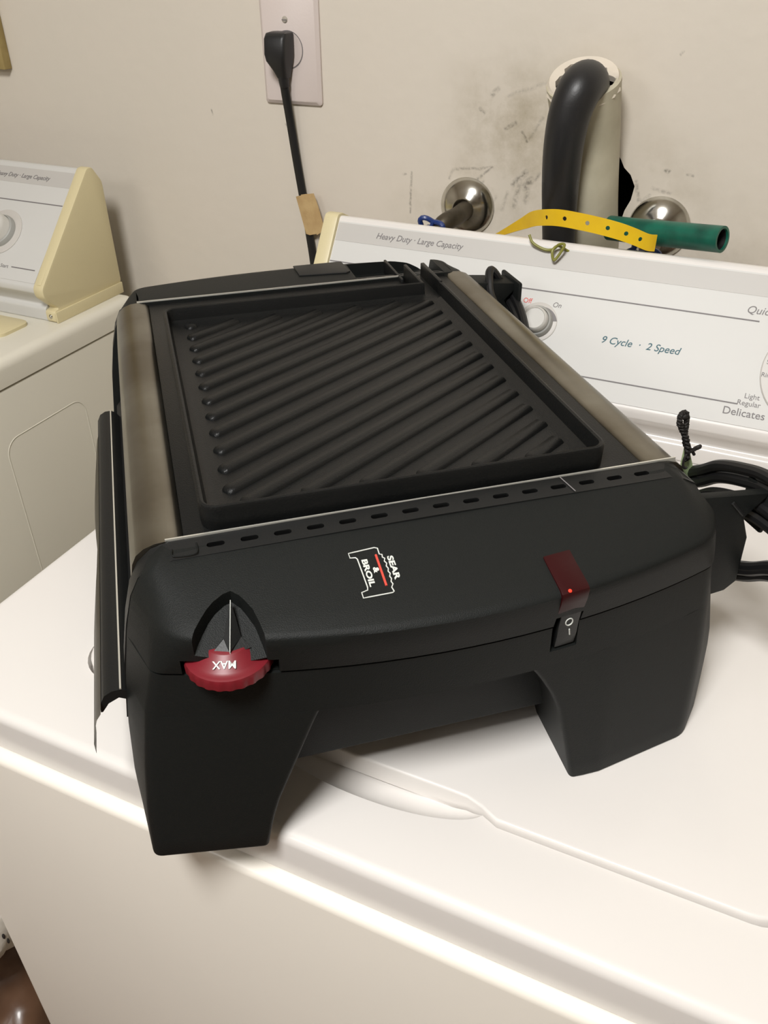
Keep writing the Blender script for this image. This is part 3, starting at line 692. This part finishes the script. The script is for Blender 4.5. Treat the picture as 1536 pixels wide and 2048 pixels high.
# legs: outer side follows the housing, inner side follows the arch
INL = [(0, -.182), (.0187, -.178), (.0365, -.1725), (.069, -.159), (.084, -.153), (.098, -.1465)]
INR = [(0, .0035), (.029, -.0025), (.045, -.0060), (.062, -.0105), (.080, -.0180), (.098, -.0300)]
def leg(side, front=True):
    rings = []
    for z in (0, .0015, .012, .024, .0365, .05, .062, .075, .088, .098):
        t = [z] + lerp([tuple(q) for q in FT], z)
        if z == 0: t[1] += .0008
        xi = lerp(INL if side < 0 else INR, z)[0] - XC
        yin = .050 + .0215 * min(1, z / .07)
        P = outline(t, .0725 if z > 0 else .0715, xi1=xi, yin=yin) if side < 0 else outline(t, .0725 if z > 0 else .0715, xi0=xi, yin=yin)
        if not front: P = [Vector((p.x, YB - p.y, p.z)) for p in P]
        rings.append(P)
    return stack(nb(), rings)
for side in (-1, 1):
    for fr in (True, False): obj('leg', leg(side, fr), 'black', G, angle=32)
# flat band that wraps over each end behind the housing
arch = [(-.2487, .065), (-.2432, .105), (-.2377, .132), (-.2325, .150), (-.2270, .1605), (-.2190, .1675), (-.2090, .1702), (-.066, .1712)]
arch = arch + [(2 * XC - x, z) for x, z in reversed(arch[:-1])]
def band(y0, y1, dz=0):
    bm = nb(); N = len(arch)
    o = [(x, z + dz) for x, z in arch]; i_ = [(XC + (x - XC) * .975, z - .005 + dz if z > .1 else z) for x, z in arch]
    V = [[bm.verts.new((p[0], y, p[1] - (.0026 if (y == y0) and p[1] > .165 else 0))) for p in q] for q in (o, i_) for y in (y0, y1)]
    a, b, c, d = V
    for k in range(N - 1):
        bm.faces.new((a[k], a[k + 1], b[k + 1], b[k])); bm.faces.new((c[k], d[k], d[k + 1], c[k + 1]))
        bm.faces.new((a[k], c[k], c[k + 1], a[k + 1])); bm.faces.new((b[k], b[k + 1], d[k + 1], d[k]))
    for k in (0, N - 1): bm.faces.new((a[k], b[k], d[k], c[k]))
    bmesh.ops.recalc_face_normals(bm, faces=bm.faces); return bm
vb = obj('vent_band', band(.0575, .0712), 'black_satin', G, angle=25)
SLX = [-.1858 + .01768 * k for k in range(15)]
def slots(ys, zc=.166, w=.0095, h=.0032, dep=.006):
    bm = nb()
    for x in SLX:
        P = [(x - w / 2 + h / 2 + h / 2 * cos(a), ys + h / 2 * sin(a)) for a in [pi / 2 + pi * k / 5 for k in range(6)]] + [(x + w / 2 - h / 2 + h / 2 * cos(a), ys + h / 2 * sin(a)) for a in [-pi / 2 + pi * k / 5 for k in range(6)]]
        prism(bm, P, 'z', zc - dep, zc + .01)
    return bm
boolean(vb, slots(.0640)); boolean(fh, slots(.0640, zc=.1665, dep=.004), cmat='black_deep')
vr = copy_y(vb, 'vent_band'); vr.data.name = 'vent_band'
for p in fh.data.polygons: p.use_smooth = True
fh.data.set_sharp_from_angle(angle=radians(32))
# bright raw steel edge of the heating pan along front and rear
for y_, xr in ((.0716, .0885), (.4345, .0240)):
    obj('steel_edge', box(nb(), -.2110, xr, y_, y_ + .0010, .1680, .1712), 'steel_bright', G)
# embossed corner tab and joint line of the band
obj('corner_tab', tube(nb(), [(-.2080, .0640, .16985), (-.2085, .0600, .1693), (-.206, .0585, .1690), (-.198, .0580, .1690), (-.1955, .0600, .1694), (-.1955, .066, .1703)], .0004, 6, sm=4), 'black', G)
obj('band_joint', tube(nb(), [(.0125, .0705, .1712), (.0165, .058, .1686)], .0003, 6, sm=0), 'ink_gray', G)
# side rails
railp = [(-.2010, .1625), (-.2018, .1668), (-.2045, .1692), (-.2100, .1702), (-.2165, .1697), (-.2225, .1676), (-.2270, .1640), (-.2295, .1590), (-.2310, .1520), (-.2335, .135), (-.2360, .110), (-.2370, .092), (-.2340, .092), (-.2330, .110), (-.2305, .135), (-.2280, .150), (-.2250, .158), (-.2190, .1630), (-.2100, .1650), (-.2050, .1640)]
obj('side_rail', prism(nb(), list(reversed(railp)), 'y', .0716, .4344), 'steel', G, angle=40)
obj('side_rail', prism(nb(), [(2 * XC - x - .0008, z) for x, z in railp], 'y', .0716, .4344), 'steel', G, angle=40)
# lower inner walls and drip box under the arch
box_ = nb(); prism(box_, [(-.2260, .030), (.0940, .030), (.0940, .1180), (-.2260, .1180)], 'y', .0300, .476, bev=.002)
obj('drip_tray_housing', box_, 'black', G)
# heating pan floor with raised rim for the plate
pan = nb(); box(pan, -.2015, .0688, .0712, .4348, .1600, .1680, bev=.0006)
pano = obj('heating_pan', pan, 'cast', G)
pc = nb()
for x in (-.1575, -.1105, -.0665, -.0220, .022):
    box(pc, x - .0125, x + .0095, .0735, .0757, .1655, .19)
boolean(pano, pc, cmat='black_deep')
# grill plate
PX0, PX1, PY0, PY1 = -.1915, .0465, .0765, .3800
gp = nb()
def ringrect(x0, x1, y0, y1, r, z, n=7): return [Vector(p) for p in rrect(x0, x1, y0, y1, r, n, z)]
rr_ = []
for off, z in ((.0005, .1682), (.0003, .1700), (0, .1815), (.0006, .1828), (.0018, .1832), (.0032, .1826), (.0040, .1800), (.0052, .1735), (.0085, .1716), (.0125, .1710)):
    rr_.append(ringrect(PX0 + off, PX1 - off, PY0 + off, PY1 - off, max(.010 - off, .004), z))
stack(gp, rr_, cap0=True, cap1=True)
plate = obj('grill_plate', gp, 'cast', G, angle=30)
# grease channel at the back right corner
boolean(plate, box(nb(), .0300, .0426, .366, .40, .1718, .19))
ch = nb()
for xa, xb in ((.0268, .0298), (.0430, .0466)): box(ch, xa, xb, .3770, .4290, .1682, .1832, bev=.0008)
box(ch, .0290, .0440, .3770, .4290, .1682, .1716)
obj('grease_channel', ch, 'cast', plate)
# slanting ribs, every one a piece of its own
dr = Vector((cos(radians(33.8)), sin(radians(33.8)), 0)); nrib = Vector((-dr.y, dr.x, 0))
def rib(p0, p1):
    L_ = (p1 - p0).length; bm = nb(); hw, h = .0050, .0026; rings = []
    prof = [(-hw, 0), (-hw * .86, h * .62), (-hw * .66, h * .96), (0, h), (hw * .66, h * .96), (hw * .86, h * .62), (hw, 0)]
    st = [(0, .35, .05), (.0012, .75, .55), (.0032, .97, .95), (.006, 1, 1)]
    for s, w_, hh in st + [(L_ - .0015, 1, 1), (L_, .92, .25)]:
        c = p0 + dr * s
        rings.append([bm.verts.new(c + nrib * (q[0] * w_) + Vector((0, 0, q[1] * hh))) for q in prof])
    for A, B in zip(rings, rings[1:]):
        for k in range(6): bm.faces.new((A[k], A[k + 1], B[k + 1], B[k]))
        bm.faces.new((A[6], A[0], B[0], B[6]))
    bm.faces.new(rings[0]); bm.faces.new(list(reversed(rings[-1])))
    bmesh.ops.recalc_face_normals(bm, faces=bm.faces); return bm
ZR = .1709; TN = math.tan(radians(33.8)); XR, YT_ = .0305, .3660
starts = [(-.1755, .1085 + .02297 * k) for k in range(12)] + [(-.1680 + .0342 * k, .0930) for k in range(6)]
for sx_, sy_ in starts:
    xe = XR; ye = sy_ + (XR - sx_) * TN
    if ye > YT_: ye = YT_; xe = sx_ + (YT_ - sy_) / TN
    if xe - sx_ < .006: continue
    obj('rib', rib(Vector((sx_, sy_, ZR)), Vector((xe, ye, ZR))), 'cast', plate, angle=50)

# thumbwheel with MAX on it, and the pointer above
wc = Vector((-.1885, .0198, 0)); N = 96; tw = nb(); rings = []
prof = [(.012, .1275), (.0212, .1278), (.0222, .1285), (.0224, .1330), (.0219, .1345), (.0205, .1350), (.0190, .1352), (.0175, .1362), (.0115, .1415), (.0108, .1420), (.002, .1422)]
for (r0, z) in prof:
    rings.append([Vector((wc.x + (r0 + (.00022 * (1 if (k // 2) % 2 else -1) if (.0213 < r0 < .02245 and z < .134) else 0)) * cos(2 * pi * k / N), wc.y + (r0 + (.00022 * (1 if (k // 2) % 2 else -1) if (.0213 < r0 < .02245 and z < .134) else 0)) * sin(2 * pi * k / N), z)) for k in range(N)])
stack(tw, rings)
two = obj('temperature_wheel', tw, 'red_plastic', G, angle=40)
ph = .22
rad_ = Vector((-sin(ph), -cos(ph), 0)); tan_ = Vector((-cos(ph), sin(ph), 0))
sl = (rad_ * .0060 - Vector((0, 0, .0053))).normalized()
tp = wc + rad_ * .01478 + Vector((0, 0, .13885))
text('printed_lettering', 'MAX', .0054, frame(tp + Vector((0, 0, .0003)), tan_, sl), 'white_print', two, align='CENTER', depth=.0001, sx=1.0, bold=.00008)
pt = nb()
A = pt.verts.new((-.1838, .0290, .1592)); Fm = pt.verts.new((-.1882, .0092, .1430)); Lb = pt.verts.new((-.1968, .0125, .1412)); Rb = pt.verts.new((-.1776, .0115, .1412))
Ls = pt.verts.new((-.1902, .0160, .1458)); Rs = pt.verts.new((-.1816, .0160, .1452)); Fb = pt.verts.new((-.1882, .0092, .1412)); Bk = pt.verts.new((-.1850, .0330, .1400))
for q in ((A, Ls, Fm), (A, Fm, Rs), (Ls, Lb, Fb), (Ls, Fb, Fm), (Rs, Fm, Fb), (Rs, Fb, Rb), (A, Bk, Ls), (Ls, Bk, Lb), (A, Rs, Bk), (Rs, Rb, Bk), (Lb, Bk, Fb), (Fb, Bk, Rb)): pt.faces.new(q)
bmesh.ops.recalc_face_normals(pt, faces=pt.faces)
po = obj('pointer', pt, 'black_satin', G, smooth=False)
obj('pointer_line', tube(nb(), [(-.1838, .0286, .1590), (-.1882, .0091, .1432), (-.1882, .0090, .1412)], .00022, 6, sm=0), 'white_print', po)

# indicator lamp: red lens bent over the ridge
lm = nb(); lp = [(.0195, .1590), (.0195, .1550), (.004, .149), (.002, .1345), (-.0024, .1345), (-.0052, .1450), (-.0060, .1512), (-.0054, .1526), (-.0030, .1538), (.0120, .1570)]
lm = prism(nb(), lp, 'x', -.0208, -.0046, bev=.0003)
def shear(bm, dy=0):
    for v in bm.verts: v.co.y += .112 * (v.co.x + .0127) + dy
    return bm
lens = obj('indicator_lamp', shear(lm, -.0007), 'red_lens', G)
obj('lamp_glow', lathe(nb(), [(0, .0003), (.0007, .00025), (.0010, 0), (.0010, -.001)], frame((-.0160, -.0056, .15335), (1, 0, 0), (0, .8, .45)), 12), 'glow', lens)
# rocker switch under it
sw = nb(); swp = [(.0035, .1343), (-.0026, .1343), (-.0012, .1262), (-.0008, .1185), (.0004, .1100), (.0035, .1090)]
for fq in (): pass
boolean(fh, box(nb(), -.0206, -.0042, -.02, .0040, .1085, .1262))
prism(sw, swp, 'x', -.0176, -.0050, bev=.0005)
swo = obj('rocker_switch', shear(sw, -.0004), 'black_satin', G)
tl = Vector((0, -.0006, .0100)).normalized()
of = nb(); f = frame((-.0118, -.0023, .1285), (1, 0, 0), tl)
tube(of, [f @ Vector((.0020 * cos(a), .0025 * sin(a), 0)) for a in [2 * pi * k / 20 for k in range(20)]], .00036, 6, closed=True, sm=0)
obj('off_mark', of, 'white_print', swo)
obj('on_mark', tube(nb(), [(-.0106, -.0015, .1224), (-.0097, -.0011, .1180)], .00040, 6, sm=0), 'white_print', swo)

# logo print on the sloped top: x = along the grill, y = depth; z follows the slope
def zs(x, y): 
    # account for the bow of the front line
    u2 = (x - XC) ** 2
    T = [(t_[1] + t_[2] * u2, t_[0]) for t_ in UP[7:]]
    for (a, b_) in zip(T, T[1:]):
        if y <= b_[0] or b_ is T[-1]: return a[1] + (b_[1] - a[1]) * (y - a[0]) / (b_[0] - a[0])
def onS(x, y, h=.0003): return Vector((x, y, zs(x, y) + h))
LG = empty('temp', (0, 0, 0)); bpy.data.objects.remove(LG)
out = [(-0.1201, .0427), (-0.1060, .0436), (-0.1044, .0428), (-0.1045, .0388), (-0.1032, .0382), (-0.1035, .0365), (-0.1025, .0355), (-0.1032, .0338), (-0.1024, .0322), (-0.1031, .0305), (-0.1025, .0288), (-0.1031, .0270), (-0.1024, .0255), (-0.1032, .0238), (-0.1027, .0222), (-0.1034, .0205), (-0.1029, .0188), (-0.1041, .0170), (-0.1036, .0143), (-0.1045, .0137), (-0.1197, .0138), (-0.1197, .0172), (-0.1164, .0180), (-0.1160, .0198), (-0.1165, .0380), (-0.1172, .0392), (-0.1201, .0396)]
lb = nb()
P3 = []
for a, b_ in zip(out, out[1:] + out[:1]):
    n2 = max(1, int(((a[0] - b_[0]) ** 2 + (a[1] - b_[1]) ** 2) ** .5 / .003))
    for k in range(n2): P3.append(onS(a[0] + (b_[0] - a[0]) * k / n2, a[1] + (b_[1] - a[1]) * k / n2, .00015))
tube(lb, P3, .00036, 6, closed=True, sm=0)
lg = obj('printed_emblem', lb, 'white_print', G)
obj('emblem_bar', tube(nb(), [onS(-.1064, .0388 - .0203 * k / 6, .00005) for k in range(7)], .00065, 8, sm=0), 'red_print', lg)
for s_, x, y, sz, sxx in (('SEAR', -.0998, .0288, .0043, 1.62), ('BROIL', -.1134, .0283, .0041, 1.62), ('&', -.1090, .0292, .0040, 1.35)):
    p = onS(x, y, .00035); a = onS(x, y - .01) - onS(x, y + .01)
    text('printed_lettering', s_, sz, frame(p, a, (1, 0, .0)), 'white_print', lg, align='CENTER', depth=.00008, sx=sxx, bold=.00016)

# lower door on the left side: curved black handle, steel face hanging from it
dh = nb(); hp = [(-.2415, .0815), (-.2445, .0862), (-.2480, .0882), (-.2530, .0880), (-.2575, .0855), (-.2605, .0800), (-.2612, .0740), (-.2600, .0740), (-.2560, .0795), (-.2500, .0825), (-.2440, .0790)]
prism(dh, list(reversed(hp)), 'y', .0560, .4020, bev=0)
door = obj('door_handle', dh, 'black_satin', G, angle=50)
obj('handle_rim', box(nb(), -.2487, -.2477, .0562, .4018, .0855, .0890), 'steel_bright', door)
df = nb(); N = 40; rows = []
for k in range(N + 1):
    y = .0470 + (.372 - .047) * k / N
    t = (y - .047) / .325
    ee = .0018 + (.0046 * sin(pi * min(1, t / .52)) ** .6 if t < .52 else .0040 * sin(pi * (t - .52) / .48) ** .6)
    if t < .26: ee = .0064
    rows.append([(-.2600, y, .0815), (-.2612 - .25 * ee, y, .0775), (-.2612 - .62 * ee, y, .0700), (-.2612 - ee, y, .0600), (-.2612 - 1.02 * ee, y, .0520 + (.004 if t > .05 else 0))])
vo = [[df.verts.new(p) for p in r] for r in rows]
fs = [df.faces.new((vo[k][j], vo[k + 1][j], vo[k + 1][j + 1], vo[k][j + 1])) for k in range(N) for j in range(4)]
bmesh.ops.solidify(df, geom=fs, thickness=.0010); bmesh.ops.recalc_face_normals(df, faces=df.faces)
obj('door_face', df, 'steel', G)
db = nb(); prism(db, [(-.2370, .030), (-.2410, .030), (-.2440, .079), (-.2405, .0830), (-.2360, .088)], 'y', .0760, .430)
obj('door_panel', db, 'black_deep', G)

# cord hooks on the right side
def hook(y0, y1, dz, ya):
    bm = nb(); P = [(.096, .072), (.130, .0767), (.1375, .083), (.1365, .118), (.1300, .134), (.1420, .1455), (.1440, .1495), (.096, .1545)]
    prism(bm, [(x, z + dz) for x, z in P], 'y', y0, y1, bev=.0015); return bm
hk = obj('cord_hook', hook(.0490, .0560, 0, 0), 'black', G, angle=40)
obj('hook_slot', tube(nb(), [(.1180, .0488, .1475), (.1275, .0486, .1370)], .0012, 8, sm=0), 'black_deep', hk)
obj('hook_plate', box(nb(), .1430, .1465, .0480, .0700, .1200, .1500, bev=.0015), 'black', hk)
hk2 = obj('cord_hook', hook(.4300, .4560, .0040, 0), 'black', G, angle=40)
obj('hook_plate', box(nb(), .1385, .1430, .4200, .4640, .1230, .1570, bev=.002), 'black', hk2)
cb_ = nb(); rc = .0040
def loop(dx, dy, dz, rear):
    F = [(.1450, .155, .1040), (.1450, .120, .1240), (.1450, .100, .1395), (.1450, .077, .1502), (.1455, .056, .1565), (.1462, .030, .156), (.1470, .010, .146), (.1470, .002, .128), (.1462, .014, .110), (.1455, .036, .096), (.1450, .056, .081), (.1440, .10, .058), (.1430, .20, .045), (.1420, .32, .055)]
    if dz < 0: F = [(x + dx, y + dy, z + (dz if i_ < 7 else -dz * .45)) for i_, (x, y, z) in enumerate(F)]
    if rear: F += [(.150, .40, .085), (.1540, .438, .112), (.1400, .444, .134), (.1290, .446, .154), (.1200, .445, .1640), (.1150, .436, .1580), (.1140, .415, .140)]
    else: F += [(.142 + dx, .40, .075), (.143 + dx, .463, .100), (.143 + dx, .474, .128), (.142 + dx, .466, .140 + dz * .5), (.140 + dx, .44, .144 + dz * .5), (.138 + dx, .41, .136 + dz * .5)]
    return F + [(.130 + dx * .5, .35, .108 + dz * .3), (.130 + dx * .5, .25, .092 + dz * .3)]
for dx, dy, dz, rear in ((0, 0, 0, True), (.0010, -.002, -.0082, False), (-.0030, -.004, -.0185, False), (-.0035, -.006, -.0265, False)):
    tube(cb_, loop(dx, dy, dz, rear), rc, 10, closed=True, sm=7)
obj('power_cord', cb_, 'cord', G)

# ---------------- tie with tag beside the grill cord ----------------
def gl(x, y, z): return Matrix.Translation((GO.x * GS, GO.y * GS, ZT + .004)) @ Matrix.Rotation(radians(40.6), 4, 'Z') @ (Vector((x, y, z)) * GS)
TT = empty('string_tie', gl(.134, .120, .11))
tag(TT, 'knotted black string tie on a small green tag beside the coiled grill cord', 'string tie')
sp1 = smoothpts([gl(.1345, .120, .134), gl(.1332, .120, .143), gl(.1305, .120, .151), gl(.1262, .120, .158), gl(.1228, .120, .164), gl(.1222, .120, .1695), gl(.1238, .120, .172), gl(.1262, .120, .1705), gl(.1275, .120, .166), gl(.1282, .120, .160), gl(.1295, .121, .153), gl(.1320, .121, .146), gl(.1345, .121, .143), gl(.1365, .120, .141), gl(.1400, .120, .1425), gl(.1425, .120, .1432)], 6)
sb_ = nb(); tube(sb_, [p + Vector((.0009 * sin(i * 1.3), .0009 * cos(i * 1.3), .0006 * sin(i * 1.3))) for i, p in enumerate(sp1)], .0013, 7, sm=0)
tube(sb_, [p + Vector((-.0009 * sin(i * 1.3), -.0009 * cos(i * 1.3), -.0006 * sin(i * 1.3))) for i, p in enumerate(sp1)], .0013, 7, sm=0)
tube(sb_, [gl(.1375, .120, .1405), gl(.1395, .120, .1375)], .0011, 7, sm=0)
tube(sb_, [gl(.1340, .1195, .141), gl(.1318, .1192, .136), gl(.1317, .119, .131), gl(.1335, .1188, .1285), gl(.1350, .119, .129)], .0009, 7, sm=5)
bmesh.ops.create_icosphere(sb_, subdivisions=2, radius=.0026, matrix=Matrix.Translation(gl(.1250, .120, .1690)))
obj('knotted_string', sb_, 'string', TT)
tgb = nb(); oq = [gl(.1328, .1225, .1430), gl(.1358, .1225, .1425), gl(.1500, .125, .112), gl(.1465, .127, .098), gl(.1360, .127, .100), gl(.1335, .123, .122)]
a = [tgb.verts.new(p) for p in oq]; dv = gl(0, .0009, 0) - gl(0, 0, 0); b_ = [tgb.verts.new(p + dv) for p in oq]
tgb.faces.new(a); tgb.faces.new(list(reversed(b_)))
for i in range(len(a)): tgb.faces.new((a[i], b_[i], b_[(i + 1) % len(a)], a[(i + 1) % len(a)]))
bmesh.ops.recalc_face_normals(tgb, faces=tgb.faces)
obj('green_tag', tgb, 'tag', TT, smooth=False)

# ---------------- bags on the floor between the machines ----------------
import mathutils
def blob(cx, cy, z0, z1, rx_, ry_, seed, amp=.18, sub=5, sq=.75):
    bm = nb(); bmesh.ops.create_icosphere(bm, subdivisions=sub, radius=1)
    for v in bm.verts:
        d = v.co.normalized()
        n1 = mathutils.noise.noise(d * 2.1 + Vector((seed, 0, 0))); n2 = mathutils.noise.ridged_multi_fractal(d * 2.6 + Vector((0, seed, 0)), 1.0, 2.0, 4, 1.0, 2.0)
        k = 1 + amp * n1 - .06 * (n2 - 1)
        s = lambda q: math.copysign(abs(q) ** sq, q)
        v.co = Vector((cx + rx_ * s(d.x) * k, cy + ry_ * s(d.y) * k, max(z0, (z0 + z1) / 2 + (z1 - z0) / 2 * s(d.z) * k)))
    return bm
bb = obj('brown_bag', blob(-.660, .29, 0, ZT - .500, .130, .13, 3.1, amp=.10), 'brownbag', origin=(-.655, .33, 0))
tag(bb, 'translucent brown plastic bag on the floor beside the washing machine', 'bag')
wbg = empty('cloth_bag', (-.66, .29, ZT - .474)); tag(wbg, 'crumpled white cloth bag with black dashed edge lying on the brown bag', 'cloth bag')
cbm_ = blob(-.660, .29, ZT - .474, ZT - .335, .112, .095, 8.3, amp=.12)
from mathutils.bvhtree import BVHTree
bv = BVHTree.FromBMesh(cbm_)
for p in ((-.560, .262, ZT - .372), (-.556, .262, ZT - .386), (-.553, .262, ZT - .400), (-.551, .264, ZT - .411), (-.565, .260, ZT - .356)):
    loc, nn_, _, _ = bv.find_nearest(Vector(p))
    bm = nb(); bmesh.ops.create_uvsphere(bm, u_segments=10, v_segments=6, radius=1)
    for v in bm.verts: v.co = loc + Vector((v.co.x * .0016, v.co.y * .0016, v.co.z * .0042))
    obj('printed_dash', bm, 'ink_black', wbg)
obj('cloth_body', cbm_, 'cloth', wbg)
